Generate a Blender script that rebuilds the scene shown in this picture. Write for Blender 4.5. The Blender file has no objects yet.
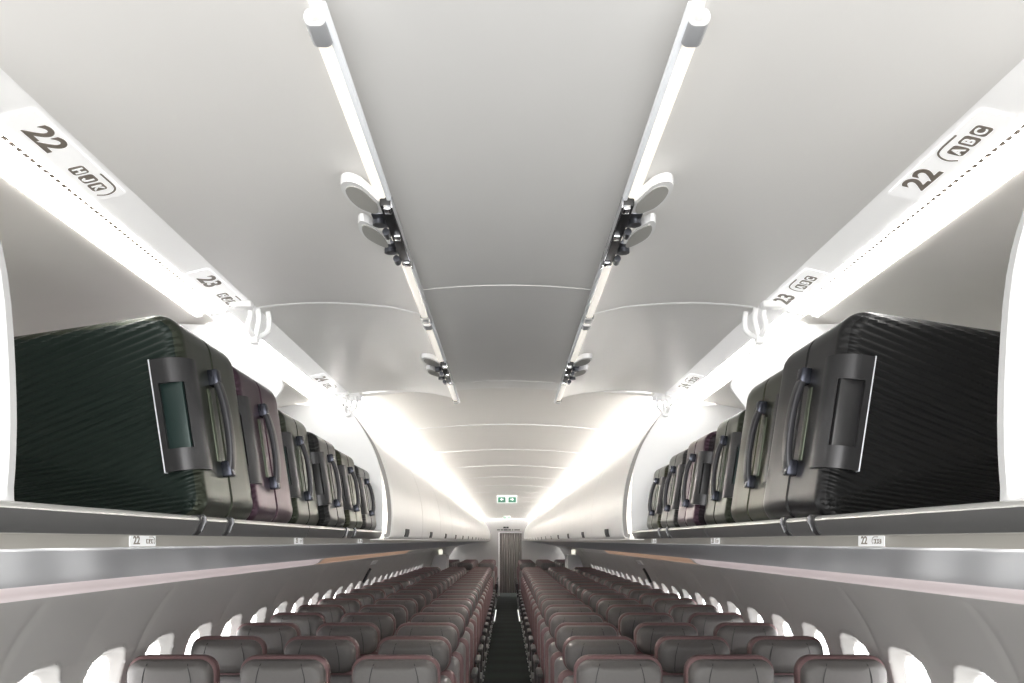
import bpy, bmesh, math, random
from mathutils import Vector, Matrix
random.seed(7)
C = bpy.context.scene.collection
H0 = 1.66                       # eye height above the cabin floor; profiles below are given relative to it
PI = math.pi

# ------------------------------------------------------------------ materials
def mat(name, col, rough=0.5, metal=0.0, emit=None, estr=0.0, noise=0.0, nscale=40, bump=0.0, bscale=300, coat=0.0, spec=0.5):
    m = bpy.data.materials.new(name); m.use_nodes = True
    nt = m.node_tree; b = nt.nodes['Principled BSDF']
    b.inputs['Base Color'].default_value = (*col, 1)
    b.inputs['Roughness'].default_value = rough
    b.inputs['Metallic'].default_value = metal
    b.inputs['Specular IOR Level'].default_value = spec
    b.inputs['Coat Weight'].default_value = coat
    if emit:
        b.inputs['Emission Color'].default_value = (*emit, 1)
        b.inputs['Emission Strength'].default_value = estr
    if noise or bump:
        tc = nt.nodes.new('ShaderNodeTexCoord')
    if noise:
        n = nt.nodes.new('ShaderNodeTexNoise'); n.inputs['Scale'].default_value = nscale; n.inputs['Detail'].default_value = 4
        nt.links.new(tc.outputs['Object'], n.inputs['Vector'])
        r = nt.nodes.new('ShaderNodeMapRange')
        r.inputs['To Min'].default_value = 1 - noise; r.inputs['To Max'].default_value = 1 + noise
        nt.links.new(n.outputs['Fac'], r.inputs['Value'])
        x = nt.nodes.new('ShaderNodeVectorMath'); x.operation = 'SCALE'
        x.inputs[0].default_value = col
        nt.links.new(r.outputs['Result'], x.inputs['Scale'])
        nt.links.new(x.outputs['Vector'], b.inputs['Base Color'])
    if bump:
        n2 = nt.nodes.new('ShaderNodeTexNoise'); n2.inputs['Scale'].default_value = bscale
        nt.links.new(tc.outputs['Object'], n2.inputs['Vector'])
        bp = nt.nodes.new('ShaderNodeBump'); bp.inputs['Strength'].default_value = bump; bp.inputs['Distance'].default_value = 0.002
        nt.links.new(n2.outputs['Fac'], bp.inputs['Height'])
        nt.links.new(bp.outputs['Normal'], b.inputs['Normal'])
    return m

M = {}
M['ceil'] = mat('ceiling_panel', (.70, .685, .665), .45, noise=.02, nscale=6)
M['ceil_mid'] = mat('ceiling_mid_panel', (.76, .757, .752), .5, noise=.02, nscale=6)
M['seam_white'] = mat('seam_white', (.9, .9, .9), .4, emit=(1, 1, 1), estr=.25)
M['bin'] = mat('bin_white', (.84, .83, .815), .30, noise=.01, nscale=5)
M['door'] = mat('bin_door_inner', (.81, .803, .792), .42, noise=.015, nscale=5)
M['liner'] = mat('bin_liner', (.82, .80, .77), .55, noise=.03, nscale=9)
M['white'] = mat('white_plastic', (.85, .855, .86), .3, noise=.01)
M['panel_shaded'] = mat('near_panel_shaded', (.46, .465, .47), .35, noise=.01)  # white plastic darkened in colour to offset the strong front light
M['cream'] = mat('cream_edge_glow', (.90, .86, .79), .4, emit=(1, .95, .86), estr=.30, noise=.01)  # cream edging with a slight glow added; not a lamp
M['cool_white'] = mat('cool_white_edge', (.80, .83, .87), .3, noise=.01)
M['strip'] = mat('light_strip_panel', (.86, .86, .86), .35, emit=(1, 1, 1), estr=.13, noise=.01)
M['led'] = mat('led_diffuser', (1, 1, 1), .4, emit=(1, .985, .95), estr=10.0, noise=.001)
M['edge_glow'] = mat('edge_added_glow', (.9, .9, .9), .4, emit=(1, .99, .97), estr=.7, noise=.001)  # white bin edge given an added glow of its own
M['inner_fill'] = mat('inner_fill', (1, 1, 1), .4, emit=(1, .98, .94), estr=5.0, noise=.001)
M['cove'] = mat('cove_led', (1, 1, 1), .4, emit=(1, .97, .92), estr=100.0, noise=.001)
M['dash'] = mat('dash_grey', (.35, .30, .26), .5, noise=.02)
M['ink'] = mat('ink_bronze', (.23, .20, .17), .5, noise=.02)
M['glow_placard'] = mat('glow_placard', (.85, .85, .85), .35, emit=(1, 1, 1), estr=.22, noise=.01)  # placard face with added glow, to blend into the lit strip
M['paper'] = mat('placard_white_glow', (.85, .86, .87), .35, emit=(1, 1, 1), estr=.1, noise=.01)  # rail placard white, brightened by a little added glow
M['tray'] = mat('tray_metal', (.20, .20, .20), .30, metal=.6, noise=.05, nscale=25)
M['tray_highlight'] = mat('tray_highlight_metal', (.62, .62, .60), .28, metal=.6, noise=.03, nscale=25)  # tray metal made lighter: the top-edge highlight painted into the colour
M['rail'] = mat('service_rail_beige', (.46, .445, .41), .35, metal=.2, noise=.02)
M['rail_white'] = mat('rail_white_edge', (.86, .87, .9), .25, noise=.01)
M['psu'] = mat('service_panel_grey', (.25, .258, .275), .40, metal=.35, noise=.03, nscale=8)
M['pink'] = mat('mood_strip_pink', (.66, .58, .58), .4, emit=(1, .86, .87), estr=.16, noise=.01)
M['orange'] = mat('mood_strip_orange', (.62, .44, .33), .4, emit=(1, .62, .4), estr=.10, noise=.01)
M['strip_grey'] = mat('mood_strip_off', (.5, .49, .47), .45, noise=.01)
M['wall'] = mat('sidewall_panel', (.53, .52, .505), .38, noise=.02, nscale=5)
M['pane'] = mat('window_daylight', (1, 1, 1), .3, emit=(1, 1, 1), estr=4.2, noise=.001)
M['black'] = mat('black_plastic', (.010, .010, .011), .5, noise=.02)
M['seal'] = mat('grey_seal', (.30, .29, .28), .6, noise=.02)
M['lock'] = mat('lock_metal', (.10, .105, .12), .28, metal=.8, noise=.05)
M['chrome'] = mat('chrome', (.62, .63, .66), .2, metal=1.0, noise=.02)
M['cap_grey'] = mat('cap_grey', (.42, .43, .45), .3, metal=.3, noise=.02)
M['bright_edge'] = mat('bright_edge', (.60, .62, .66), .3, metal=.2, noise=.02)
M['recess'] = mat('latch_recess_grey', (.40, .395, .375), .5, noise=.02)
M['leather'] = mat('seat_leather', (.100, .094, .091), .48, noise=.08, nscale=60, bump=.15, bscale=500)
M['leather_light'] = mat('seat_leather_light', (.165, .158, .158), .5, noise=.06, nscale=60, bump=.15, bscale=500)
M['maroon'] = mat('seat_trim_maroon', (.135, .076, .078), .55, noise=.06, nscale=50)
M['seat_frame'] = mat('seat_frame_metal', (.10, .10, .10), .4, metal=.6, noise=.05)
M['seat_steel'] = mat('seat_steel', (.4, .4, .4), .35, metal=.8, noise=.05)
M['arm'] = mat('armrest_plastic', (.06, .056, .056), .5, noise=.04)
M['partition'] = mat('partition', (.36, .35, .34), .5, noise=.02, nscale=7)
M['green'] = mat('exit_green', (.02, .13, .085), .4, emit=(.05, .5, .3), estr=.03, noise=.01)
M['sign_white'] = mat('exit_white', (.72, .80, .76), .4, emit=(.9, 1, .95), estr=.08, noise=.01)
M['lens'] = mat('lit_lens', (1, 1, .95), .4, emit=(1, .95, .8), estr=.5, noise=.001)
M['floor_light'] = mat('floor_path_light', (.85, .85, .8), .4, emit=(1, 1, .95), estr=.5, noise=.01)

def curtain_mat():
    m = mat('curtain_fabric', (.19, .175, .165), .9, noise=.15, nscale=30)
    return m
M['curtain'] = curtain_mat()

def carpet():
    m = bpy.data.materials.new('aisle_carpet'); m.use_nodes = True
    nt = m.node_tree; b = nt.nodes['Principled BSDF']; b.inputs['Roughness'].default_value = .95
    tc = nt.nodes.new('ShaderNodeTexCoord')
    w = nt.nodes.new('ShaderNodeTexWave'); w.wave_type = 'BANDS'; w.bands_direction = 'Y'
    w.inputs['Scale'].default_value = .43; w.inputs['Distortion'].default_value = .3
    nt.links.new(tc.outputs['Object'], w.inputs['Vector'])
    r = nt.nodes.new('ShaderNodeValToRGB')
    r.color_ramp.elements[0].color = (.012, .015, .013, 1); r.color_ramp.elements[1].color = (.021, .032, .025, 1)
    nt.links.new(w.outputs['Fac'], r.inputs['Fac'])
    n = nt.nodes.new('ShaderNodeTexNoise'); n.inputs['Scale'].default_value = 250
    nt.links.new(tc.outputs['Object'], n.inputs['Vector'])
    mx = nt.nodes.new('ShaderNodeMixRGB'); mx.blend_type = 'MULTIPLY'; mx.inputs['Fac'].default_value = .5
    nt.links.new(r.outputs['Color'], mx.inputs['Color1']); nt.links.new(n.outputs['Fac'], mx.inputs['Color2'])
    nt.links.new(mx.outputs['Color'], b.inputs['Base Color'])
    return m
M['carpet'] = carpet()

# ------------------------------------------------------------------ object helpers
def obj(name, bm, m, parent=None, loc=None, smooth=True, angle=35):
    me = bpy.data.meshes.new(name)
    bmesh.ops.recalc_face_normals(bm, faces=bm.faces)
    if smooth:
        lim = math.radians(angle)
        for f in bm.faces: f.smooth = True
        for e in bm.edges:
            if len(e.link_faces) == 2 and e.calc_face_angle(0) > lim: e.smooth = False
    bm.to_mesh(me); bm.free()
    for mm in (m if isinstance(m, (list, tuple)) else [m]): me.materials.append(mm)
    o = bpy.data.objects.new(name, me); C.objects.link(o)
    if loc is not None: o.location = loc
    if parent is not None: o.parent = parent
    return o
def tag(o, label, cat, group=None):
    o['label'] = label; o['category'] = cat
    if group: o['group'] = group
    return o
def thing(name, label, cat, loc=(0, 0, 0), rot=(0, 0, 0), group=None):
    o = bpy.data.objects.new(name, None); C.objects.link(o); o.empty_display_size = .05
    o.location = loc; o.rotation_euler = rot
    return tag(o, label, cat, group)
def struct(name, bm, m, parent=None, **k):
    o = obj(name, bm, m, parent, **k)
    if parent is None: o['kind'] = 'structure'
    return o
def dup(root, loc, label, group=None):
    r = root.copy(); C.objects.link(r); r.location = loc; r['label'] = label
    if group: r['group'] = group
    for ch in list(root.children):
        c = ch.copy(); C.objects.link(c); c.parent = r
        for g in list(ch.children):
            d = g.copy(); C.objects.link(d); d.parent = c
    return r

def add_box(bm, x0, x1, y0, y1, z0, z1, bev=0, seg=2, mi=0):
    r = bmesh.ops.create_cube(bm, size=1)
    vs = r['verts']
    for v in vs:
        v.co = Vector(((x0 + x1) / 2 + v.co.x * (x1 - x0), (y0 + y1) / 2 + v.co.y * (y1 - y0), (z0 + z1) / 2 + v.co.z * (z1 - z0)))
    fs = {f for v in vs for f in v.link_faces}
    for f in fs: f.material_index = mi
    if bev > 0:
        es = {e for v in vs for e in v.link_edges}
        rr = bmesh.ops.bevel(bm, geom=list(es), offset=bev, segments=seg, profile=.5, affect='EDGES')
        for f in rr['faces']: f.material_index = mi
def box(*a, **k):
    bm = bmesh.new(); add_box(bm, *a, **k); return bm
def spline(pts, n=6):
    out = []
    P = [Vector(p) for p in pts]
    for i in range(len(P) - 1):
        p0 = P[max(i - 1, 0)]; p1 = P[i]; p2 = P[i + 1]; p3 = P[min(i + 2, len(P) - 1)]
        for k in range(n):
            t = k / n
            out.append(.5 * ((2 * p1) + (-p0 + p2) * t + (2 * p0 - 5 * p1 + 4 * p2 - p3) * t * t + (-p0 + 3 * p1 - 3 * p2 + p3) * t ** 3))
    out.append(P[-1]); return out
def offset(pts, t):
    """offset an open 2D polyline sideways by t"""
    out = []
    P = [Vector((p[0], p[1])) for p in pts]
    for i, p in enumerate(P):
        d = (P[min(i + 1, len(P) - 1)] - P[max(i - 1, 0)]).normalized()
        out.append(p + Vector((-d.y, d.x)) * t)
    return out
def add_sheet(bm, pts, y0, y1, s=1, t=.004, ny=1, mi=0):
    """thin curved panel: section pts (x,z) offset by t, run from y0 to y1, mirrored by s"""
    A = [Vector((p[0], p[1])) for p in pts]; B = offset(pts, t)
    ring = A + B[::-1]; n = len(ring)
    cols = []
    for k in range(ny + 1):
        y = y0 + (y1 - y0) * k / ny
        cols.append([bm.verts.new((s * p.x, y, p.y)) for p in ring])
    for k in range(ny):
        for i in range(n):
            f = bm.faces.new((cols[k][i], cols[k][(i + 1) % n], cols[k + 1][(i + 1) % n], cols[k + 1][i])); f.material_index = mi
    m = len(A)
    for c in (cols[0], cols[-1]):
        for i in range(m - 1):
            f = bm.faces.new((c[i], c[i + 1], c[n - 2 - i], c[n - 1 - i])); f.material_index = mi
def sheet(*a, **k):
    bm = bmesh.new(); add_sheet(bm, *a, **k); return bm
def add_poly(bm, pts, fn, depth, mi=0):
    """extrude polygon pts by depth; fn(a,b,h) -> xyz"""
    A = [bm.verts.new(fn(a, b, 0)) for a, b in pts]; B = [bm.verts.new(fn(a, b, depth)) for a, b in pts]
    n = len(pts)
    fs = [bm.faces.new(A), bm.faces.new(B[::-1])]
    for i in range(n): fs.append(bm.faces.new((A[i], A[(i + 1) % n], B[(i + 1) % n], B[i])))
    for f in fs: f.material_index = mi
def rrect(w, h, r, n=6, cx=0, cy=0):
    out = []
    for qx, qy, a0 in ((1, 1, 0), (-1, 1, PI / 2), (-1, -1, PI), (1, -1, 1.5 * PI)):
        for k in range(n + 1):
            a = a0 + PI / 2 * k / n
            out.append((cx + qx * (w / 2 - r) + r * math.cos(a), cy + qy * (h / 2 - r) + r * math.sin(a)))
    return out
def add_cyl(bm, p0, p1, r, n=12, mi=0):
    p0 = Vector(p0); p1 = Vector(p1); d = (p1 - p0)
    q = d.to_track_quat('Z', 'Y').to_matrix().to_4x4()
    r_ = bmesh.ops.create_cone(bm, cap_ends=True, segments=n, radius1=r, radius2=r, depth=d.length, matrix=Matrix.Translation((p0 + p1) / 2) @ q)
    for f in {f for v in r_['verts'] for f in v.link_faces}: f.material_index = mi
def add_bar(bm, path, w, h, side=Vector((0, 1, 0)), mi=0):
    """sweep a w x h rounded section along path; w along `side`"""
    P = [Vector(p) for p in path]; sec = rrect(w, h, min(w, h) * .3, 3); rings = []
    for i, p in enumerate(P):
        d = (P[min(i + 1, len(P) - 1)] - P[max(i - 1, 0)]).normalized()
        sd = (side - d * side.dot(d)).normalized(); up = d.cross(sd)
        rings.append([bm.verts.new(p + sd * a + up * b) for a, b in sec])
    n = len(sec)
    for i in range(len(P) - 1):
        for k in range(n):
            bm.faces.new((rings[i][k], rings[i][(k + 1) % n], rings[i + 1][(k + 1) % n], rings[i + 1][k])).material_index = mi
    bm.faces.new(rings[0]).material_index = mi; bm.faces.new(rings[-1][::-1]).material_index = mi
def text_into(bm, s, size, mx, mi, sx=1.0, bold=.0, extr=.0003):
    cu = bpy.data.curves.new('t', 'FONT'); cu.body = s; cu.size = size; cu.align_x = 'CENTER'; cu.align_y = 'CENTER'
    cu.offset = bold; cu.extrude = extr
    o = bpy.data.objects.new('t', cu); C.objects.link(o)
    dg = bpy.context.evaluated_depsgraph_get()
    me = bpy.data.meshes.new_from_object(o.evaluated_get(dg))
    n0 = len(bm.faces); nv = len(bm.verts)
    bm.from_mesh(me); bm.verts.ensure_lookup_table(); bm.faces.ensure_lookup_table()
    for v in bm.verts[nv:]: v.co = mx @ Vector((v.co.x * sx, v.co.y, v.co.z))
    for f in bm.faces[n0:]: f.material_index = mi
    bpy.data.objects.remove(o); bpy.data.curves.remove(cu); bpy.data.meshes.remove(me)

Z = lambda z: z + H0
def up(pts): return [(p[0], p[1] + H0) for p in pts]

# ------------------------------------------------------------------ main stations along the cabin (y)
Y_NEAR, Y_MID, Y_FAR = .92, 2.21, 3.50
L_BIN = 1.28; N_CLOSED = 16
Y_END = Y_FAR + L_BIN * N_CLOSED            # 23.98
Y_PART = 24.05
EDGE = {-1: 'left', 1: 'right'}

# ------------------------------------------------------------------ floor
struct('floor', box(-1.78, 1.78, -.6, 27, -.05, 0), M['carpet'])
bm = bmesh.new()
# ------------------------------------------------------------------ ceiling
mid = lambda x: .67 - .012 * (x / .22) ** 2
ys = [-.4, .844, 2.094, 3.344, Y_FAR]
for i in range(len(ys) - 1):
    pts = [(x, mid(x)) for x in [-.23 + .46 * k / 8 for k in range(9)]]
    pts = [(-.36, .73), (-.29, .69)] + pts + [(.29, .69), (.36, .73)]
    struct('ceiling', sheet(up(pts), ys[i] + .003, ys[i + 1] - (.003 if i < 3 else 0), t=.012), M['ceil_mid'])
for s in (-1, 1):
    struct('ceiling', sheet(up([(.36, .73), (.6, .735), (.85, .72)]), -.4, Y_FAR, s=s, t=.012), M['ceil'])
half = [(0, .67), (.1, .669), (.2, .666), (.3, .661), (.4, .654), (.5, .646), (.57, .639), (.635, .6325), (.645, .642), (.653, .668), (.675, .690), (.72, .702), (.80, .702), (.86, .690), (.90, .668)]
full = [(-x, z) for x, z in half[::-1][:-1]] + half
edges = [Y_FAR] + [4.594 + 1.25 * k for k in range(16)]
for i in range(len(edges) - 1):
    y0, y1 = edges[i] + .004, min(edges[i + 1] - .004, Y_PART)
    struct('ceiling', sheet(up(full), y0, y1, t=.012), M['ceil'])
# bright backing strips that show as thin seams between ceiling panels
n = 1
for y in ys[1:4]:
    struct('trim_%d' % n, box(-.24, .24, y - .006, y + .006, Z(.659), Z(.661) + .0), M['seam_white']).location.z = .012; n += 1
for y in edges[1:-1]:
    bm = bmesh.new(); add_sheet(bm, up([(x, z - .0018) for x, z in full[3:-3]]), y - .003, y + .003, t=.008)
    b2 = bmesh.new()
    for s in (-1, 1): add_box(b2, *sorted((s * .622, s * .73)), y - .02, y + .02, Z(.630), Z(.70), .003)
    struct('trim_%d' % n, b2, M['rail']); n += 1
    struct('trim_%d' % n, bm, M['rail_white']); n += 1
TRIM = n
for s in (-1, 1):
    # close the space above the open bins
    struct('ceiling', sheet(up([(.85, .735), (1.2, .69), (1.32, .5), (1.38, .2), (1.45, -.1)]), -.4, Y_FAR, s=s, t=.012), M['ceil'])

# ------------------------------------------------------------------ cove lights over the closed bins
for s in (-1, 1):
    bm = bmesh.new()
    add_sheet(bm, up([(.725, .590), (.775, .618)]), Y_FAR + .03, Y_END, s=s, t=.004, mi=0)
    o = obj('cove_light', bm, M['cove'])
    tag(o, 'long warm white cove light strip above the closed bins on the %s' % EDGE[s], 'light', 'cove light strips')

for s in (-1, 1):
    struct('trim_%d' % TRIM, box(*sorted((s * .636, s * .90)), Y_FAR + .006, Y_FAR + .016, Z(.612), Z(.715)), M['white']); TRIM += 1  # end plate added to stop cove light leaking over the open bins
# ------------------------------------------------------------------ side walls
WP = spline([(1.475, -.168), (1.53, -.190), (1.63, -.31), (1.715, -.465), (1.765, -.62), (1.795, -.80), (1.80, -1.0), (1.775, -1.3), (1.72, -1.655)], 10)
# arc-length resample
def resample(pts, zs):
    out = []
    for z in zs:
        for a, b in zip(pts, pts[1:]):
            if a.y >= z >= b.y:
                t = (z - a.y) / (b.y - a.y) if b.y != a.y else 0
                out.append(a.lerp(b, t)); break
        else:
            out.append(pts[-1].copy())
    return out
zsl = [-.168, -.18, -.19, -.21, -.24, -.28, -.32, -.36, -.39] + [-.40 - .0095 * k for k in range(62)] + [-1.0, -1.1, -1.2, -1.4, -1.655]
SEC = resample(WP, zsl)
WIN_Y0 = 2.955; WIN_P = .53
WZ = -.70; WW, WH = .235, .345; OW, OH = .335, .475
def sdrr(x, y, w, h, r):
    qx = abs(x) - w / 2 + r; qy = abs(y) - h / 2 + r
    return math.hypot(max(qx, 0), max(qy, 0)) + min(max(qx, qy), 0) - r
NW = 40
def wall(s):
    bm = bmesh.new(); cols = []; ysw = []
    k0 = -4
    for k in range(k0, NW):
        yc = WIN_Y0 + WIN_P * k
        for dy in [-.265, -.2545, -.235, -.205] + [-.185 + .37 * j / 40 for j in range(41)] + [.205, .235, .2545]:
            ysw.append((yc + dy, k))
    for y, k in ysw:
        yc = WIN_Y0 + WIN_P * k
        exitz = 16.6 < y < 19.4
        col = []
        for i, p in enumerate(SEC):
            t = SEC[min(i + 1, len(SEC) - 1)] - SEC[max(i - 1, 0)]; t.normalize()
            nrm = Vector((-t.y, t.x))                       # outward
            dz = (p.y - WZ); dy = y - yc
            o_ = 0
            if not exitz:
                so = sdrr(dy, dz * 1.02, OW, OH, .125); si = sdrr(dy, dz * 1.02, WW, WH, .065)
                if so < 0:
                    f = min(1, max(0, -so / max(1e-4, (-so + max(si, 0)))))
                    o_ = .055 * (f ** .8)
                elif so < .012: o_ = -.005 * math.sin(PI * so / .012)
            # joint between two-window panels, and a slight bow of each panel
            ph = ((y - (WIN_Y0 - WIN_P / 2)) % (2 * WIN_P))
            dj = min(ph, 2 * WIN_P - ph)
            if dj < .011 and p.y < -.2: o_ += .004
            o_ += -.006 * math.sin(PI * ((y - (WIN_Y0 - WIN_P / 2)) % WIN_P) / WIN_P) * (1 if dz > .2 else 0) * max(0, min(1, (-.23 - p.y) / .1))
            col.append(bm.verts.new((s * (p.x + nrm.x * o_), y, Z(p.y + nrm.y * o_))))
        cols.append(col)
    for a, b in zip(cols, cols[1:]):
        for i in range(len(SEC) - 1): bm.faces.new((a[i], a[i + 1], b[i + 1], b[i]))
    struct('wall_' + EDGE[s], bm, M['wall'], angle=60)
for s in (-1, 1): wall(s)
wn = 1
for s in (-1, 1):
    for k in range(-3, NW):
        y = WIN_Y0 + WIN_P * k
        if 16.3 < y < 19.7: continue
        bm = bmesh.new()
        c = []
        def fn(a, b, h):
            z = WZ + b
            p = resample(WP, [z])[0]
            return (s * (p.x + .047 + h), y + a, Z(z - .01))
        add_poly(bm, rrect(WW + .02, WH + .02, .07, 5), fn, .006)
        struct('window_%d' % wn, bm, M['pane'], smooth=False); wn += 1
# ------------------------------------------------------------------ service rail under the bins
for s in (-1, 1):
    struct('trim_%d' % TRIM, sheet(up([(.575, .0085), (.598, .0085), (.600, .006), (.605, -.0097)]), .0, Y_PART, s=s, t=.004), M['rail']); TRIM += 1
    struct('trim_%d' % TRIM, sheet(up([(.605, -.0097), (.612, -.0118), (.645, -.0142)]), .0, Y_PART, s=s, t=.004), M['rail_white']); TRIM += 1
    struct('trim_%d' % TRIM, sheet(up(spline([(.645, -.0142), (.8, -.036), (1.0, -.066), (1.2, -.097), (1.42, -.1345)], 4)), .0, Y_PART, s=s, t=.004), M['psu']); TRIM += 1
    for y0, y1, m in ((0, 6.22, 'pink'), (6.22, 6.30, 'strip_grey'), (6.30, 11.8, 'orange'), (11.8, Y_PART, 'strip_grey')):
        struct('trim_%d' % TRIM, sheet(up(spline([(1.42, -.1345), (1.437, -.140), (1.458, -.155), (1.474, -.172), (1.510, -.186)], 3)), y0, y1, s=s, t=.004), M[m]); TRIM += 1

# ------------------------------------------------------------------ overhead bins
DOORC = spline([(.709, .607), (.682, .572), (.645, .523), (.60, .460), (.564, .398), (.532, .312), (.512, .223), (.503, .12), (.5075, .040), (.515, .018), (.535, .010)], 4)
def bin_body(parent, s, L, ys0=0):
    b = sheet(up(spline([(.575, .035), (.70, .020), (.9, -.008), (1.10, -.032), (1.20, .0), (1.235, .1), (1.24, .3), (1.20, .47), (1.08, .555), (.95, .590), (.81, .612)], 4)), ys0, L, s=s, t=-.006)
    return obj('bin_bucket', b, M['liner'], parent)
def end_cap(parent, s, y, facing):
    bm = bmesh.new()
    cx, cz = .2225, .606
    fn = lambda a, b, h: (s * (cx + a), y + facing * h, Z(cz + b))
    o_ = rrect(.026, .020, .009, 5); i_ = rrect(.017, .011, .005, 5)
    A = [[bm.verts.new(fn(a, b, h)) for a, b in P] for P, h in ((o_, .042), (o_, 0.002), (rrect(.024, .018, .008, 5), -.001), (i_, 0), (i_, .03))]
    nn = len(o_)
    for r in range(4):
        for k in range(nn): bm.faces.new((A[r][k], A[r][(k + 1) % nn], A[r + 1][(k + 1) % nn], A[r + 1][k])).material_index = 0 if r > 0 else 1
    f = bm.faces.new(A[4]); f.material_index = 2
    return obj('end_cap', bm, [M['white'], M['cap_grey'], M['recess']], parent)
def wing(bm, pts, s, y, z, inner=.78):
    cx = sum(p[0] for p in pts) / len(pts); cy = sum(p[1] for p in pts) / len(pts)
    sm = [(v.x, v.y) for v in spline(list(pts) + [pts[0]], 3)[:-1]]
    fn = lambda a, b, h: (s * a, y + b, Z(z + .03 * (a - .24) - h))
    add_poly(bm, sm, fn, .015, 0)
    add_poly(bm, [(cx + (a - cx) * inner, cy + (b - cy) * inner) for a, b in sm], lambda a, b, h: fn(a, b, h + .0145), .002, 1)
def door_latch(parent, s, y):
    """double latch in the middle of the door's free edge; coordinates from the door centre"""
    bm = bmesh.new()
    add_box(bm, *sorted((s * .203, s * .226)), y - .15, y + .16, Z(.592), Z(.612), .004)
    lt = obj('latch', bm, M['black'], parent)
    bm = bmesh.new()
    wing(bm, [(.226, -.135), (.247, -.205), (.270, -.222), (.284, -.200), (.283, -.155), (.272, -.115), (.258, -.095), (.240, -.080), (.228, -.095)], s, y, .618)
    wing(bm, [(.236, .045), (.245, -.010), (.270, -.060), (.283, -.045), (.286, -.005), (.280, .030), (.262, .065), (.245, .085), (.236, .075)], s, y, .616)
    obj('latch_pull', bm, [M['white'], M['recess']], lt, smooth=False)
    for yy in (-.06, .085):
        bm = bmesh.new()
        add_box(bm, *sorted((s * .226, s * .252)), y + yy - .035, y + yy + .035, Z(.600), Z(.622), .006)
        add_cyl(bm, (s * .240, y + yy - .005, Z(.592)), (s * .240, y + yy - .005, Z(.61)), .012)
        add_cyl(bm, (s * .231, y + yy + .02, Z(.590)), (s * .231, y + yy + .045, Z(.590)), .007)
        obj('lock', bm, M['lock'], lt)
    bm = bmesh.new()
    for yy in (-.14, -.012, .135):
        add_box(bm, *sorted((s * .206, s * .219)), y + yy - .012, y + yy + .012, Z(.586), Z(.594), .002)
    add_box(bm, *sorted((s * .2025, s * .2055)), y - .155, y + .165, Z(.588), Z(.606), .001)
    obj('latch_plate', bm, M['chrome'], lt)
def hinge(parent, s, y):
    bm = bmesh.new()
    add_box(bm, *sorted((s * .680, s * .738)), y - .085, y - .050, Z(.622), Z(.642), .007)
    for dy, k in ((-.055, .022), (-.030, .006), (.0, -.012)):
        path = spline([(s * (.672 + k), y + dy, Z(.634)), (s * (.670 + k), y + dy + .006, Z(.610)), (s * (.676 + k), y + dy + .008, Z(.580)), (s * .692, y - .015, Z(.552))], 4)
        add_bar(bm, path, .012, .013)
    add_box(bm, *sorted((s * .680, s * .704)), y - .03, y - .002, Z(.540), Z(.560), .006)
    return obj('hinge', bm, M['white'], parent)
FULL_PANEL = spline([(.66, .034), (.555, .034), (.545, .060), (.542, .16), (.552, .30), (.580, .395), (.628, .486), (.690, .580)], 4)
MID_PANEL = spline([(.80, .034), (.76, .06), (.72, .28), (.645, .380), (.616, .432), (.65, .490), (.693, .556), (.72, .59)], 4)
def divider(parent, s, y, front, rim, name='end_panel'):
    bm = bmesh.new()
    back = [(1.0, .60), (1.15, .53), (1.20, .35), (1.2, .06), (1.1, -.01), (.9, .015)]
    out = [(p.x, p.y) for p in front] + back
    fn = lambda a, b, h: (s * a, y + h, Z(b))
    if not rim:
        add_poly(bm, out, fn, .012)
    else:
        inn = [(.87 + (a - .87) * .86, .30 + (b - .30) * .88) for a, b in out]
        nn = len(out)
        rings = []
        for P, h in ((out, .016), (out, .004), ([(a + (a2 - a) * .12, b + (b2 - b) * .12) for (a, b), (a2, b2) in zip(out, inn)], 0), ([(a + (a2 - a) * .8, b + (b2 - b) * .8) for (a, b), (a2, b2) in zip(out, inn)], 0), (inn, .008)):
            rings.append([bm.verts.new(fn(a, b, h)) for a, b in P])
        for r in range(4):
            for k in range(nn): bm.faces.new((rings[r][k], rings[r][(k + 1) % nn], rings[r + 1][(k + 1) % nn], rings[r + 1][k]))
        bm.faces.new(rings[4]); bm.faces.new(rings[0][::-1])
    return obj(name, bm, M['panel_shaded'] if rim else M['white'], parent, angle=50)

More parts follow.
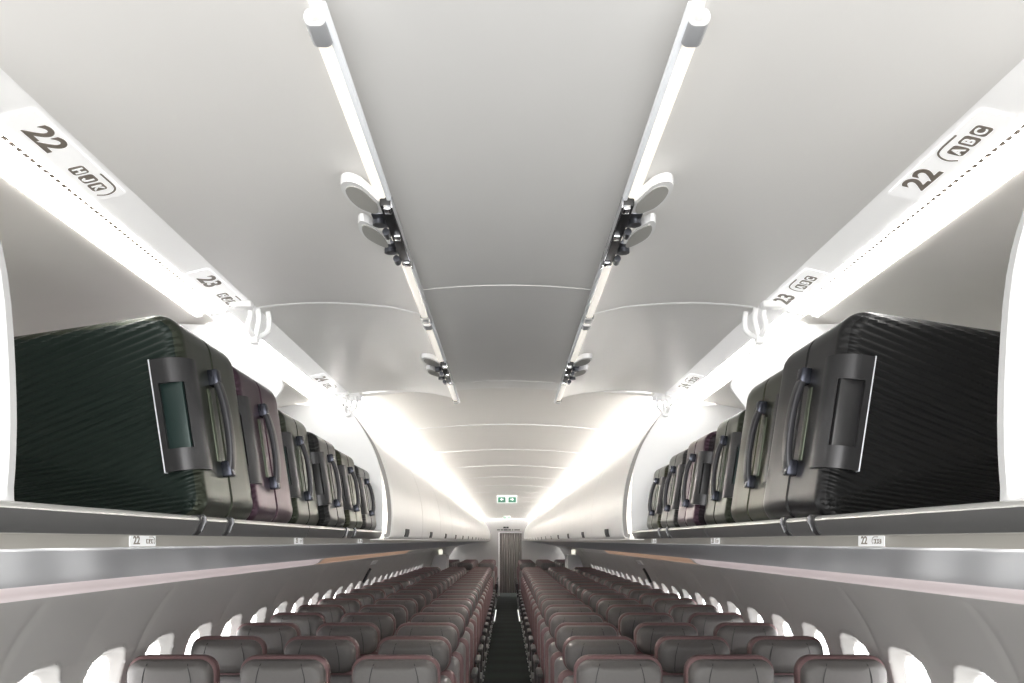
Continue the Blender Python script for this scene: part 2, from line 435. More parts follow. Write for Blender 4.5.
DOOR_OPEN = spline([(.226, .612), (.238, .626), (.29, .639), (.34, .648), (.45, .656), (.56, .656), (.65, .649), (.689, .643)], 4)
def open_bin(s, y0, y1, which):
    L = y1 - y0
    t = thing('overhead_bin', which, 'overhead bin', (0, y0, 0), group='open overhead bins')
    ys0 = -.14 if y0 < 2 else 0
    bin_body(t, s, L, ys0)
    # front tray lip
    bm = bmesh.new()
    add_sheet(bm, up(spline([(.600, .0405), (.570, .0435), (.552, .0445), (.546, .041), (.5445, .0365)], 3)), ys0 + .003, L - .003, s=s, t=.008, mi=1)
    add_sheet(bm, up([(.5452, .0362), (.552, .018), (.560, .0095), (.600, .0095)]), ys0 + .003, L - .003, s=s, t=.008, mi=0)
    tr = obj('tray_lip', bm, [M['tray'], M['tray_highlight']], t)
    for dy in (-.075, .07):
        bm = bmesh.new(); yc = L / 2 - .06 + dy
        add_sheet(bm, up([(.600, .0435), (.546, .0465), (.5435, .044), (.5425, .036), (.5495, .0175), (.556, .0105)]), yc - .013, yc + .009, s=s, t=.004, mi=0)
        add_sheet(bm, up([(.580, .0462), (.545, .0474), (.5415, .044), (.5410, .036), (.5488, .0165)]), yc + .009, yc + .012, s=s, t=.004, mi=1)
        obj('latch_slot', bm, [M['black'], M['chrome']], tr)
    # open door hanging flat under the ceiling
    d = obj('bin_door', sheet(up(DOOR_OPEN), -.014 if y0 < 2 else .006, L - .006, s=s, t=.016), M['door'], t)
    bm = bmesh.new()
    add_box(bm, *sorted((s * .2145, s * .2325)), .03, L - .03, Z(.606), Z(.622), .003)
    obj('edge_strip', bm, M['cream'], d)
    bm = bmesh.new()
    add_box(bm, *sorted((s * .2045, s * .2135)), -.014, L, Z(.602), Z(.613), .003)
    obj('edge_trim', bm, M['cool_white'], d)
    end_cap(d, s, .004 if y0 < 2 else .012, 1); end_cap(d, s, L - .012, -1)
    door_latch(d, s, L / 2)
    # pale edge line at the far end of the door
    bm = bmesh.new(); add_sheet(bm, up([(p.x, p.y - .0012) for p in DOOR_OPEN]), L - .007, L - .0015, s=s, t=.015)
    obj('door_end_trim', bm, M['white'], d)
    # lit strip panel between door hinge and bin opening
    a = (.690, .6475); b = (.8105, .6195)
    pt = lambda q, n=0: (a[0] + (b[0] - a[0]) * q, a[1] + (b[1] - a[1]) * q - n)
    bm = bmesh.new()
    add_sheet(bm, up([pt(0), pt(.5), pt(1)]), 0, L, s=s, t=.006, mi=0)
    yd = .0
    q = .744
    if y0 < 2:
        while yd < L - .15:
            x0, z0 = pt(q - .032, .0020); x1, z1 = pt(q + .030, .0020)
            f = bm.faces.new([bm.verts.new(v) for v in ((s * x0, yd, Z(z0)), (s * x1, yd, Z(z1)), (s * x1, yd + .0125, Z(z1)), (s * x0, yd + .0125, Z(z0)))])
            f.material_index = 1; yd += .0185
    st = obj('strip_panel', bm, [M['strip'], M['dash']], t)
    bm = bmesh.new(); add_sheet(bm, up([pt(.645, .0004), pt(.712, .0004)]), .004, L - (.03 if y0 < 2 else .10), s=s, t=-.0012)
    add_sheet(bm, up([pt(.770, .0004), pt(.87, .0004)]), .004, L - (.03 if y0 < 2 else .10), s=s, t=-.0012)
    obj('light_diffuser', bm, M['led'], st)
    obj('lower_edge', sheet(up([pt(.86, .001), pt(.99, .002), (.8125, .6145)]), 0, L - .03, s=s, t=.004), M['edge_glow'], t)
    bm = bmesh.new(); add_sheet(bm, up([(.820, .6045), (.836, .6025)]), .03, L - .06, s=s, t=.0015)
    obj('inner_fill_strip', bm, M['inner_fill'], t)  # glowing strip added to brighten the bin interior
    hinge(t, s, L)
    return t
for s in (-1, 1):
    A = open_bin(s, Y_NEAR, Y_MID, 'nearest open overhead bin on the %s, holding two suitcases, door raised' % EDGE[s])
    B = open_bin(s, Y_MID, Y_FAR, 'second open overhead bin on the %s, holding four suitcases, door raised' % EDGE[s])
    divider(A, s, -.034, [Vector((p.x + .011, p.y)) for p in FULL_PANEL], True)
    divider(A, s, Y_MID - Y_NEAR - .0135, MID_PANEL, False, 'bin_divider')
    divider(B, s, Y_FAR - Y_MID - .0135, FULL_PANEL, False)
    # closed bins
    proto = None
    for k in range(N_CLOSED):
        lab = '%s closed white overhead bin beyond the open ones, %s side' % (('first','second','third','fourth','fifth','sixth','seventh','eighth','ninth','tenth','eleventh','twelfth','thirteenth','fourteenth','fifteenth','farthest')[k], EDGE[s])
        loc = (0, Y_FAR + L_BIN * k, 0)
        if proto is None:
            proto = thing('overhead_bin', lab, 'overhead bin', loc, group='closed overhead bins')
            d = obj('bin_door', sheet(up(DOORC), .006, L_BIN - .003, s=s, t=.022), M['bin'], proto)
            bm = bmesh.new(); add_sheet(bm, [(p.x, p.y) for p in offset(up(DOORC), .003)], .0005, .0055, s=s, t=.016)
            obj('door_seal', bm, M['seal'], d)
            bm = bmesh.new()
            add_sheet(bm, up([(.5018, .105), (.4985, .075), (.5005, .045)]), L_BIN / 2 - .17, L_BIN / 2 - .01, s=s, t=.006)
            bm.free()
            bm = bmesh.new()
            add_sheet(bm, up([(.5035, .060), (.5040, .045), (.5065, .033), (.511, .022)]), L_BIN / 2 - .17, L_BIN / 2 - .03, s=s, t=-.003)
            obj('door_handle', bm, M['black'], d)
            bm = bmesh.new()
            add_sheet(bm, up([(.54, .0095), (.6, .0095), (.9, .0), (1.2, .02), (1.24, .3), (1.1, .54), (.80, .58), (.712, .600)]), .0, L_BIN, s=s, t=-.005)
            obj('bin_bucket', bm, M['bin'], proto)
        else:
            dup(proto, loc, lab)

# ------------------------------------------------------------------ row placards
def placard(s, y, x, z, row, kind):
    letters = 'HJK' if s < 0 else 'ABC'
    if kind == 'strip':
        ex = Vector((0, -s, 0)); ey = Vector((-s * .974, 0, .226)); w, h = .29, .054
        lab = 'pale placard reading %s %s on the lit strip above the bin' % (row, letters)
    else:
        ex = Vector((0, -s, 0)); ey = Vector((0, 0, 1)); w, h = .094, .0185
        lab = 'small white placard reading %s %s on the rail below the bin' % (row, letters)
    ez = ex.cross(ey)
    mx = Matrix((ex, ey, ez)).transposed().to_4x4(); mx.translation = Vector((s * x, y, Z(z)))
    o_ = Matrix.Identity(4)
    bm = bmesh.new(); add_poly(bm, rrect(w, h, min(w, h) * .12, 3), lambda a, b, hh: (a, b, hh), .0012)
    p = obj('row_placard', bm, M['glow_placard'] if kind == 'strip' else M['paper'], smooth=False)
    p.matrix_world = mx
    tag(p, lab, 'placard', 'seat row placards')
    k = 1.0 if kind == 'strip' else .42
    nx = -.070 if kind == 'strip' else -.024
    lx = .066 if kind == 'strip' else .024
    T = lambda a, b, c: Matrix.Translation((a, b, c))
    bm = bmesh.new(); text_into(bm, row, .056 if kind == 'strip' else .0185, T(nx, 0, .0016), 0, sx=1.30 if kind == 'strip' else 1.25, bold=.0016 if kind == 'strip' else .0003)
    obj('row_number', bm, M['ink'], p, smooth=False)
    bm = bmesh.new(); q = .026 if kind == 'strip' else .0085; hh = .027 if kind == 'strip' else .0075
    sp = .0315 if kind == 'strip' else .0092; off = -.004 if kind == 'strip' else -.001
    for i, ch in enumerate(letters):
        cx = lx + (i - 1) * sp
        if ch == 'J':
            add_poly(bm, rrect(q, hh, q * .2, 3, cx, off), lambda a, b, c: (a, b, .0013 + c), .0005, 0)
            jp = [(cx + a * q, off + b * hh, .0026) for a, b in ((.14, .34), (.14, .05), (.13, -.18), (.02, -.31), (-.12, -.28), (-.20, -.12))]
            add_bar(bm, spline(jp, 3), .0006, q * .17, side=Vector((0, 0, 1)), mi=1)
            continue
        add_poly(bm, rrect(q, hh, q * .2, 3, cx, off), lambda a, b, c: (a, b, .0013 + c), .0005, 0)
        text_into(bm, ch, hh * .92, T(cx, off, .0026), 1, sx=1.5 if ch == 'J' else 1.0, bold=.0007 if kind == 'strip' else .0002)
    # the curved cabin-wall mark over the letters, bending down beyond the window seat
    e = s * -1                                               # +1: wall lies to the right of the letters
    r0 = sp * 1.5
    pts = [(lx - e * r0 * .15, off + hh * .95, .0016), (lx + e * r0 * .85, off + hh * .95, .0016), (lx + e * r0 * 1.22, off + hh * .65, .0016), (lx + e * r0 * 1.36, off, .0016), (lx + e * r0 * 1.22, off - hh * .55, .0016)]
    add_bar(bm, spline(pts, 4), .0007, hh * .13, side=Vector((0, 0, 1)))
    obj('seat_letters', bm, [M['ink'], M['glow_placard'] if kind == 'strip' else M['paper']], p, smooth=False)
for s in (-1, 1):
    for row, y in (('22', 1.335), ('23', 2.03), ('24', 3.21)):
        placard(s, y, .7300, .6365, row, 'strip')
    for row, y in (('22', 1.315), ('23', 2.30), ('24', 3.26)):
        placard(s, y, .5992, .0005, row, 'rail')

# ------------------------------------------------------------------ suitcases
BL, BH, BT = .52, .388, .325
def rr_outline(w0, w1, v0, v1, r, nv, nw, nc):
    P = []
    def seg(a, b, n):
        for k in range(n): P.append((a[0] + (b[0] - a[0]) * k / n, a[1] + (b[1] - a[1]) * k / n))
    def arc(cx, cy, a0, n):
        for k in range(n):
            a = a0 + PI / 2 * k / n; P.append((cx + r * math.cos(a), cy + r * math.sin(a)))
    seg((w0, v1 - r), (w0, v0 + r), nv); arc(w0 + r, v0 + r, PI, nc)
    seg((w0 + r, v0), (w1 - r, v0), nw); arc(w1 - r, v0 + r, 1.5 * PI, nc)
    seg((w1, v0 + r), (w1, v1 - r), nv); arc(w1 - r, v1 - r, 0, nc)
    seg((w1 - r, v1), (w0 + r, v1), nw); arc(w0 + r, v1 - r, PI / 2, nc)
    return P
def shell(s, side, hi):
    """one half of the case; side -1 is the half towards the camera"""
    nv, nw, nc, nr = (175, 90, 14, 74) if hi else (40, 30, 6, 20)
    R = .048; re = .030
    P = rr_outline(0, BL, 0, BH, R, nv, nw, nc); n = len(P)
    N = []
    for i in range(n):
        d = Vector(P[(i + 1) % n]) - Vector(P[i - 1]); d.normalize(); N.append(Vector((-d.y, d.x)))   # inward
    st = []
    for uu in (.0035, .0065): st.append((0.0 if uu > .004 else .003, uu, 0, 0))
    u1 = BT / 2 - re
    for k in range(1, 5): st.append((0, .0065 + (u1 - .0065) * k / 4, 0, 0))
    na = 10 if hi else 5
    for k in range(1, na + 1):
        a = PI / 2 * k / na
        st.append((re * (1 - math.cos(a)), u1 + re * math.sin(a), a, 0))
    bm = bmesh.new(); rings = []
    cw, cv = BL / 2, BH / 2
    A = .0034; lam = .0140
    def rib(w, v):
        a = v + .24 * w; b0 = .03 + .42 * w
        ph = a if v > b0 else 1.0 * (a + (v - b0) * .62)
        c = math.cos(2 * PI * ph / lam)
        return A * (.5 - .5 * c) ** 1.3
    for ins, u, a, _ in st:
        r = []
        for i, (w, v) in enumerate(P):
            w2 = w + N[i].x * ins; v2 = v + N[i].y * ins
            k = max(0, min(1, (a - .35) / .30)) if hi else 0
            d = rib(w2, v2) * k
            r.append(bm.verts.new((s * (w2 + N[i].x * d * math.cos(a)), side * (u - d * math.sin(a)), v2 + N[i].y * d * math.cos(a))))
        rings.append(r)
    base = [(w + N[i].x * re, v + N[i].y * re) for i, (w, v) in enumerate(P)]
    for k in range(1, nr):
        f = 1 - k / nr
        r = []
        for (w, v) in base:
            w2 = cw + (w - cw) * f; v2 = cv + (v - cv) * f
            d = rib(w2, v2) if hi else 0
            r.append(bm.verts.new((s * w2, side * (BT / 2 - d), v2)))
        rings.append(r)
    kr = len(st) - na + int(na * .55)
    for q, (a, b) in enumerate(zip(rings, rings[1:])):
        for i in range(n): bm.faces.new((a[i], a[(i + 1) % n], b[(i + 1) % n], b[i])).material_index = 1 if q >= kr else 0
    bm.faces.new(rings[-1]).material_index = 1
    return bm
def housing_mesh(s):
    """L-shaped trolley handle plate wrapping the corner between near face and narrow face, with a grip opening"""
    e = .010; th = .014; h2 = BT / 2; r = .034
    def path(w_from, w_to, narrow):
        pts = []
        if w_from > r:
            pts += [(w_from, -h2 - e), (max(w_to, r) + .001, -h2 - e)]
        if narrow:
            for k in range(9):
                a = PI / 2 * k / 8
                pts.append((r - (r + e) * math.sin(a), -h2 + r - (r + e) * math.cos(a)))
            pts.append((-e, -h2 + .042)); pts.append((-e + .004, -h2 + .047)); pts.append((.004, -h2 + .048))
        return pts
    bm = bmesh.new()
    def ext(pts, v0, v1):
        A = [Vector(p) for p in pts]; B = offset(pts, -th)
        # inward offset is towards +w,+u
        ring = A + B[::-1]; m = len(A); n = len(ring)
        lo = [bm.verts.new((s * p.x, p.y, v0)) for p in ring]; hi_ = [bm.verts.new((s * p.x, p.y, v1)) for p in ring]
        for i in range(n): bm.faces.new((lo[i], lo[(i + 1) % n], hi_[(i + 1) % n], hi_[i]))
        for c in (lo, hi_):
            for i in range(m - 1): bm.faces.new((c[i], c[i + 1], c[n - 2 - i], c[n - 1 - i]))
    v0, v1, p0, p1 = .240 * BH, .770 * BH, .345 * BH, .655 * BH
    fullp = path(.056, r, True)
    ext(fullp, v0, p0); ext(fullp, p1, v1)
    ext([(.056, -h2 - e), (.046, -h2 - e)], p0, p1)
    narrow = path(0, 0, True)[4:]
    ext(narrow, p0, p1)
    return bm
BAGS = {}
def make_bag(s, label, group, shellmat, loc, k=1.0, kz=1.0):
    t = thing('suitcase', label, 'suitcase', loc, (0, s * math.radians(8.5), 0), group)
    t.scale = (1, k, kz)
    key = s
    if key not in BAGS:
        d = {}
        tmp = {}
        tmp['front_shell'] = shell(s, -1, True)
        tmp['back_shell'] = shell(s, 1, False)
        P = rr_outline(.003, BL - .003, .003, BH - .003, .046, 20, 20, 6)
        bm = bmesh.new(); n = len(P)
        a = [bm.verts.new((s * w, -.005, v)) for w, v in P]; b = [bm.verts.new((s * w, .005, v)) for w, v in P]
        for i in range(n): bm.faces.new((a[i], a[(i + 1) % n], b[(i + 1) % n], b[i]))
        tmp['seam'] = bm
        tmp['handle_housing'] = housing_mesh(s)
        bm = bmesh.new()
        add_box(bm, *sorted((s * .006, s * .050)), -BT / 2 - .0015, -BT / 2 + .012, .335 * BH, .665 * BH, .004)
        tmp['grip_recess'] = bm
        bm = bmesh.new()
        add_box(bm, *sorted((s * .0560, s * .0582)), -BT / 2 - .0112, -BT / 2 + .002, .237 * BH, .773 * BH, .0008)
        tmp['edge_trim'] = bm
        # carry handle on the narrow face
        uo = -.022
        bm = bmesh.new()
        path = spline([(-s * .006, uo, .245 * BH), (-s * .015, uo, .28 * BH), (-s * .021, uo, .37 * BH), (-s * .0225, uo, .48 * BH), (-s * .021, uo, .59 * BH), (-s * .015, uo, .69 * BH), (-s * .006, uo, .745 * BH)], 5)
        add_bar(bm, path, .026, .013); tmp['carry_handle'] = bm
        for nm, va in (('handle_mount', .225 * BH), ('handle_mount2', .695 * BH)):
            bm = bmesh.new(); add_box(bm, *sorted((-s * .019, s * .006)), uo - .0135, uo + .0135, va, va + .032, .004); tmp[nm] = bm
        bm = bmesh.new(); add_box(bm, *sorted((-s * .0022, s * .004)), uo - .030, uo - .012, .30 * BH, .67 * BH, .0015); tmp['handle_slot'] = bm
        for nm, bm in tmp.items():
            o = obj('x', bm, [M['white'], M['white']] if 'shell' in nm else M['white']); o.data.name = nm; d[nm] = o.data
            bpy.data.objects.remove(o)
        BAGS[key] = d
    d = BAGS[key]
    def part(nm, me, m, parent):
        o = bpy.data.objects.new(nm, me); C.objects.link(o); o.parent = parent
        ms = m if isinstance(m, tuple) else (m,)
        for sl, mm in zip(o.material_slots, ms): sl.link = 'OBJECT'; sl.material = mm
        return o
    part('front_shell', d['front_shell'], shellmat, t)
    part('back_shell', d['back_shell'], shellmat, t)
    part('seam', d['seam'], M['black'], t)
    hs = part('handle_housing', d['handle_housing'], BAGM['housing'], t)
    part('grip_recess', d['grip_recess'], BAGM['recess'] if shellmat is BAGM['green'] else BAGM['recess_grey'], hs)
    part('edge_trim', d['edge_trim'], M['bright_edge'], hs)
    ch = part('carry_handle', d['carry_handle'], BAGM['handle'], t)
    part('handle_mount', d['handle_mount'], BAGM['mount'], ch); part('handle_mount', d['handle_mount2'], BAGM['mount'], ch)
    part('handle_slot', d['handle_slot'], BAGM['slot'], t)
    return t
BAGM = {
    'housing': mat('bag_housing', (.044, .044, .046), .30, metal=.7, noise=.03),
    'recess': mat('bag_grip_recess', (.010, .024, .022), .4, metal=.3, noise=.03),
    'recess_grey': mat('bag_grip_recess_grey', (.022, .022, .023), .4, metal=.3, noise=.03),
    'handle': mat('bag_handle', (.030, .030, .034), .35, noise=.03, metal=.3),
    'mount': mat('bag_handle_mount', (.040, .043, .056), .25, metal=.8, noise=.03),
    'slot': mat('bag_handle_slot', (.075, .088, .062), .4, metal=.5, noise=.03),
}
def two(name, a, b):
    BAGM[name] = (mat('bag_' + name, a, .34, metal=.75, noise=.04), mat('bag_ribs_shaded_' + name, b, .40, metal=.25, noise=.04, spec=.22))  # second slot: same shell darkened, shade of the broad faces painted in
two('green', (.037, .043, .031), (.008, .0145, .012))
two('olive', (.047, .050, .032), (.011, .015, .012))
two('purple', (.060, .033, .048), (.015, .010, .013))
two('grey', (.034, .034, .034), (.009, .0095, .0095))
two('black', (.031, .031, .032), (.007, .0073, .0076))
XB, ZB = .592, .046
left = [('green', 1.445, 1.772, .548, 1.0, 'dark green ribbed suitcase nearest the camera in the left bin'),
        ('purple', 1.776, 2.13, .556, .97, 'dark purple suitcase behind the nearest green case in left bin'),
        ('green', 2.228, 2.532, .582, .90, 'green suitcase just past the white divider in the left bin'),
        ('grey', 2.536, 2.835, .562, .83, 'dark grey suitcase second past the divider in the left bin'),
        ('olive', 2.839, 3.138, .556, .785, 'dark olive suitcase third past the divider in the left bin'),
        ('grey', 3.142, 3.445, .552, .715, 'dark grey suitcase farthest down the left bin')]
right = [('black', 1.385, 1.735, .540, .975, 'black ribbed suitcase nearest the camera in the right bin'),
         ('olive', 1.74, 2.09, .570, .97, 'olive suitcase behind the nearest black case in right bin'),
         ('green', 2.228, 2.518, .608, .90, 'green suitcase just past the white divider in the right bin'),
         ('purple', 2.522, 2.812, .588, .83, 'dark purple suitcase second past the divider in the right bin'),
         ('grey', 2.816, 3.106, .586, .785, 'dark grey suitcase third past the divider in the right bin'),
         ('olive', 3.110, 3.400, .584, .715, 'dark olive suitcase farthest down the right bin')]
for s, lst in ((-1, left), (1, right)):
    for m, a, b, x, kz, lab in lst:
        make_bag(s, lab, 'hard-shell suitcases standing in the open bins', BAGM[m], (s * x, (a + b) / 2 + .004, Z(ZB - .006)), (b - a) / BT * .958, kz)

# ------------------------------------------------------------------ seats
def pillow(w, h, t, r, cz, y, tb=.02, sag=.0, crown=.0):
    """soft padded slab in the xz plane facing -y"""
    bm = bmesh.new(); out = rrect(w, h, r, 6)
    out = [(a, b - (sag * (1 - (2 * a / w) ** 2) if b < 0 else 0) + (crown * (1 - (2 * a / w) ** 2) if b > 0 else 0)) for a, b in out]
    n = len(out); rings = []
    for sc, yy in ((.93, tb), (.99, tb * .6), (1, 0), (.99, -t * .35), (.955, -t * .68), (.88, -t * .88), (.72, -t * .97), (.4, -t)):
        rings.append([bm.verts.new((a * sc, y + yy, cz + b * (1 - (1 - sc) * w / h if sc > .85 else sc * (1 - .12 * w / h) / .88 if False else sc))) for a, b in out])
    for A, B in zip(rings, rings[1:]):
        for i in range(n): bm.faces.new((A[i], A[(i + 1) % n], B[(i + 1) % n], B[i]))
    bm.faces.new(rings[0][::-1]); bm.faces.new(rings[-1])
    return bm
def lean(bm, z0, k):
    for v in bm.verts: v.co.y += (v.co.z - z0) * k
    return bm
SEATME = {}
def seat_proto(armside, label, loc):
    t = thing('passenger_seat', label, 'seat', loc, group='rows of passenger seats')
    hr = obj('headrest', pillow(.385, .170, .050, .062, 1.036, .0, tb=.02, sag=.016, crown=.004), M['leather'], t, angle=80)
    obj('headrest_trim', pillow(.405, .188, .022, .069, 1.041, .022, tb=.07, sag=.010, crown=.006), M['maroon'], hr, angle=70)
    for sx in (-1, 1):
        bm = bmesh.new()
        path = spline([(sx * .088, -.030, 1.112), (sx * .095, -.047, 1.095), (sx * .108, -.0510, 1.04), (sx * .112, -.049, .975), (sx * .108, -.043, .957)], 4)
        add_bar(bm, path, .0035, .003, side=Vector((1, 0, 0)))
        obj('stitching', bm, M['black'], hr)
    br = obj('backrest', lean(pillow(.415, .50, .055, .05, .68, -.01, tb=.03), .93, .12), M['leather_light'], t, angle=80)
    obj('backrest_trim', lean(pillow(.462, .53, .022, .06, .69, .022, tb=.055), .93, .12), M['maroon'], br, angle=70)
    bm = bmesh.new()
    add_box(bm, -.225, .225, -.50, -.04, .38, .47, .03, 3); obj('seat_cushion', bm, M['leather'], t)
    bm = bmesh.new()
    xa = armside * .250
    add_box(bm, xa - .024, xa + .024, -.36, -.02, .595, .635, .014, 3)
    add_box(bm, xa - .014, xa + .014, -.12, -.03, .36, .60, .006)
    obj('armrest', bm, M['arm'], t)
    bm = bmesh.new()
    add_box(bm, xa - .02, xa + .02, -.46, .02, .30, .37, .012)
    x0 = -armside * .222
    add_cyl(bm, (x0, -.36, .33), (xa, -.36, .33), .02); add_cyl(bm, (x0, -.08, .33), (xa, -.08, .33), .02)
    obj('seat_frame', bm, M['seat_frame'], t)
    for a, b in ((-.40, -.36), (.06, -.08)):
        bm = bmesh.new(); add_bar(bm, [(xa * .8, b, .32), (xa * .8, (a + b) / 2, .16), (xa * .8, a, .012)], .028, .035, side=Vector((1, 0, 0)))
        add_box(bm, xa * .8 - .03, xa * .8 + .03, a - .04, a + .04, 0, .016, .004)
        obj('leg', bm, M['seat_steel'], t)
    return t
ORD = ['first', 'second', 'third', 'fourth', 'fifth', 'sixth', 'seventh', 'eighth', 'ninth', 'tenth', 'eleventh', 'twelfth', 'thirteenth', 'fourteenth', 'fifteenth', 'sixteenth', 'seventeenth', 'eighteenth']
rows = [(3.58 + .725 * k, ORD[k] + ' row from the camera') for k in range(18)]
tail = ['first row past the exit gap', 'second row past the exit gap', 'third row past the exit gap', 'fourth row past the exit gap', 'last row before the curtain']
rows += [(19.65 + .72 * k, tail[k]) for k in range(5)]
protos = {}
for y, rl in rows:
    for s in (-1, 1):
        for x, col in ((.507, 'aisle'), (1.015, 'middle'), (1.525, 'window')):
            lab = 'grey leather %s seat with maroon edging left of aisle, %s' % (col, rl)
            if s > 0: lab = lab.replace('left of', 'right of')
            loc = (s * x, y + .05, 0)
            if s not in protos: protos[s] = seat_proto(-s, lab, loc)
            else: dup(protos[s], loc, lab)

# ------------------------------------------------------------------ aft partition, curtain, signs
bm = bmesh.new()
add_box(bm, -1.75, -.235, Y_PART, Y_PART + .04, 0, Z(.66)); add_box(bm, .46, 1.75, Y_PART, Y_PART + .04, 0, Z(.66)); add_box(bm, -.235, .46, Y_PART, Y_PART + .04, Z(.26), Z(.66))
struct('wall_back', bm, M['partition'])
struct('trim_%d' % TRIM, box(-.255, -.225, Y_PART - .03, Y_PART + .05, .02, Z(.26), .004), M['white']); TRIM += 1
struct('trim_%d' % TRIM, box(.455, .48, Y_PART - .03, Y_PART + .05, .02, Z(.26), .004), M['partition']); TRIM += 1
struct('wall_galley', box(-.9, 1.1, Y_PART + 1.6, Y_PART + 1.65, 0, 2.3), M['black'])
cur = thing('doorway_curtain', 'grey brown pleated curtain closing the doorway at the aisle end', 'curtain', (0, Y_PART + .09, 0))
bm = bmesh.new(); a = []; b = []
for k in range(121):
    x = -.22 + .67 * k / 120; yy = .018 * math.sin(k / 120 * 2 * PI * 9)
    a.append(bm.verts.new((x, yy, .10))); b.append(bm.verts.new((x, yy * .7, Z(.235))))
for k in range(120): bm.faces.new((a[k], a[k + 1], b[k + 1], b[k]))
obj('drape', bm, M['curtain'], cur, angle=80)
obj('curtain_rail', box(-.224, .454, -.02, .02, Z(.237), Z(.257), .004), M['white'], cur)
t = thing('doorway_sign', 'dark narrow sign strip above the curtained doorway', 'sign', (0, Y_PART - .012, Z(.33)))
bm = bmesh.new(); add_box(bm, -.32, .42, 0, .01, -.012, .008, .002)
obj('sign_board', bm, M['recess'], t)
bm = bmesh.new()
for x0, x1 in ((-.30, -.21), (-.19, -.12), (-.10, .02), (.04, .12), (.15, .19), (.22, .39)): add_box(bm, x0, x1, -.004, .002, -.010, .018)
for x0, x1 in ((-.11, -.03), (-.02, .05)): add_box(bm, x0, x1, -.004, .002, .055, .10)
obj('sign_marks', bm, M['black'], t)

def exit_sign(y, z, w, h, label):
    t = thing('exit_sign', label, 'sign', (0, y, Z(z)), group='hanging exit signs')
    bm = bmesh.new(); add_box(bm, -w / 2, w / 2, 0, .03, -h / 2, h / 2, .006); obj('sign_box', bm, M['sign_white'], t)
    for s in (-1, 1):
        bm = bmesh.new(); add_box(bm, s * w * .26 - w * .19, s * w * .26 + w * .19, -.004, .002, -h * .38, h * .28, .002, mi=0)
        c = s * w * .26
        # arrow
        q = h * .20
        pts = [(c + s * q * 1.0, 0), (c + s * q * .1, q), (c + s * q * .1, q * .4), (c - s * q, q * .4), (c - s * q, -q * .4), (c + s * q * .1, -q * .4), (c + s * q * .1, -q)]
        add_poly(bm, pts, lambda a_, b_, h_: (a_, -.0065 + h_, b_ - h * .02), .002, 1)
        obj('arrow_panel', bm, [M['green'], M['sign_white']], t, smooth=False)
    bm = bmesh.new()
    for x in (-w * .25, w * .25): add_cyl(bm, (x, .015, h / 2 - .002), (x, .015, .664 - z - .002), .008)
    obj('hanger', bm, M['white'], t)
exit_sign(11.6, .605, .29, .115, 'green and white double arrow exit sign hanging nearer along ceiling')
exit_sign(20.8, .612, .20, .075, 'smaller far green and white exit sign near the curtain')

# floor path lights in the exit gap
for s in (-1, 1):
    o = obj('floor_path_light', box(s * .262 - .012, s * .262 + .012, 16.5, 19.2, .0, .012, .003), M['floor_light'])
    tag(o, 'thin white floor path light strip along %s edge of aisle' % EDGE[s], 'floor light', 'floor path lights')
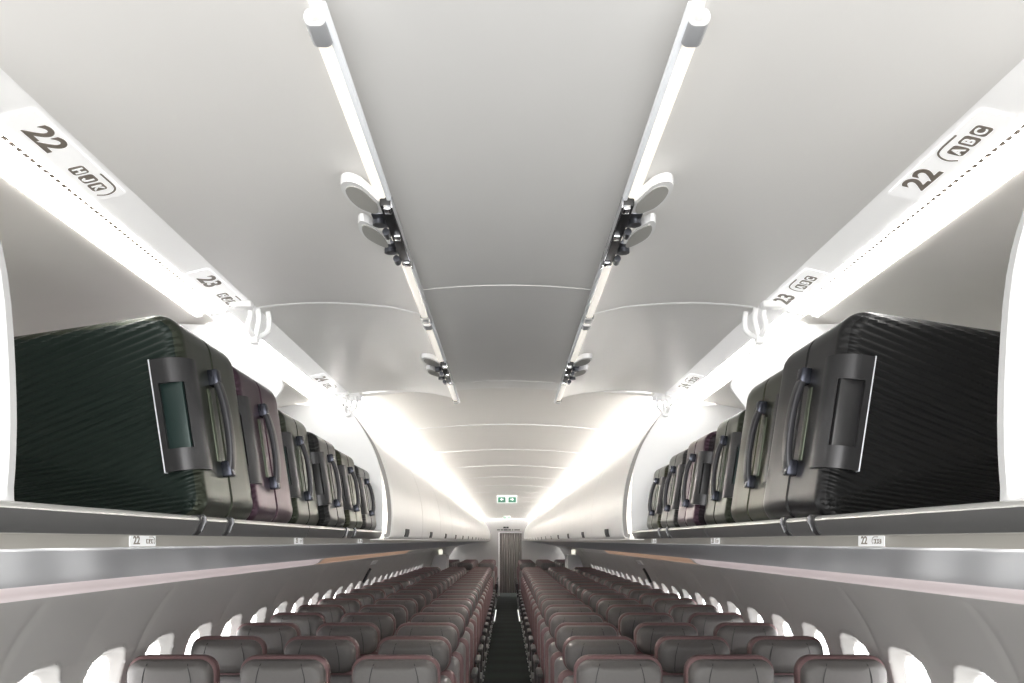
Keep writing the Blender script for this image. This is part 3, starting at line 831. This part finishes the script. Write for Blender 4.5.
# exit doors: bulky white slide covers on the wall plus the lit box above
for s in (-1, 1):
    t = thing('slide_cover', 'bulky pale exit door slide cover against the %s wall' % EDGE[s], 'exit door cover', (0, 18.0, 0), group='exit door slide covers')
    bm = bmesh.new()
    prof = [(1.36, .25), (1.36, Z(-.345)), (1.375, Z(-.318)), (1.615, Z(-.318)), (1.64, Z(-.36)), (1.68, Z(-.47)), (1.72, Z(-.60)), (1.72, .25)]
    add_poly(bm, prof, lambda a_, b_, h_: (s * a_, h_, b_), .75)
    obj('cover_body', bm, M['rail_white'], t, smooth=False)
    obj('cover_lid', box(*sorted((s * 1.39, s * 1.56)), .06, .69, Z(-.320), Z(-.308), .004), M['white'], t)
    o = thing('exit_lamp', 'small lit white exit lamp above the %s slide cover' % EDGE[s], 'lamp', (s * 1.50, 18.1, Z(-.25)), group='exit lamps')
    obj('lamp_lens', box(-.045, .045, -.02, .02, -.05, .05, .012), M['lens'], o)
    obj('lamp_bracket', box(-.03, .03, -.01, .03, .048, .104, .006), M['white'], o)
    # dark door outline on the wall
    for yq in (16.75, 19.2):
        bm = bmesh.new(); add_sheet(bm, up([(p.x - .004, p.y) for p in SEC[2:40]]), yq, yq + .05, s=s, t=.002)
        struct('trim_%d' % TRIM, bm, M['seal']); TRIM += 1
    # over-wing exit handle
    hx = thing('wall_strap', 'black pull strap under a pale cover on the %s wall' % EDGE[s], 'strap', (0, 9.5, 0), group='black wall straps')
    sec = resample(WP, [-.335 - .015 * k for k in range(12)])
    bm = bmesh.new(); add_sheet(bm, up([(p.x - .03, p.y) for p in sec]), 0, .06, s=s, t=.026); obj('grip', bm, M['black'], hx)
    sec = resample(WP, [-.235 - .015 * k for k in range(4)])
    bm = bmesh.new(); add_sheet(bm, up([(p.x - .012, p.y) for p in sec]), -.12, .22, s=s, t=.012); obj('cover', bm, M['white'], hx)

# ------------------------------------------------------------------ light
w = bpy.data.worlds.new('World'); bpy.context.scene.world = w; w.use_nodes = True
w.node_tree.nodes['Background'].inputs['Color'].default_value = (1, .99, .97, 1)
w.node_tree.nodes['Background'].inputs['Strength'].default_value = 1.25
def area(name, loc, rot, sx, sy, e, col=(1, 1, 1)):
    l = bpy.data.lights.new(name, 'AREA'); l.shape = 'RECTANGLE'; l.size = sx; l.size_y = sy; l.energy = e; l.color = col
    o = bpy.data.objects.new(name, l); C.objects.link(o); o.location = loc; o.rotation_euler = rot
    return o
area('added_fill', (0, -1.2, 1.55), (math.radians(90), 0, 0), 2.6, 1.6, 50, (1, .985, .96))  # fill light added behind the camera; no lamp belongs there

cam = bpy.data.cameras.new('Camera'); co = bpy.data.objects.new('Camera', cam); C.objects.link(co)
co.location = (0, 0, H0); co.rotation_euler = (PI / 2, 0, 0)
cam.sensor_width = 36; cam.lens = 800 / 1024 * 36
cam.shift_x = (512 - 507) / 1024; cam.shift_y = 199.5 / 1024
cam.clip_start = .05
sc = bpy.context.scene; sc.camera = co
sc.view_settings.view_transform = 'Standard'
sc.view_settings.exposure = 0.9
sc.cycles.max_bounces = 10; sc.cycles.diffuse_bounces = 6
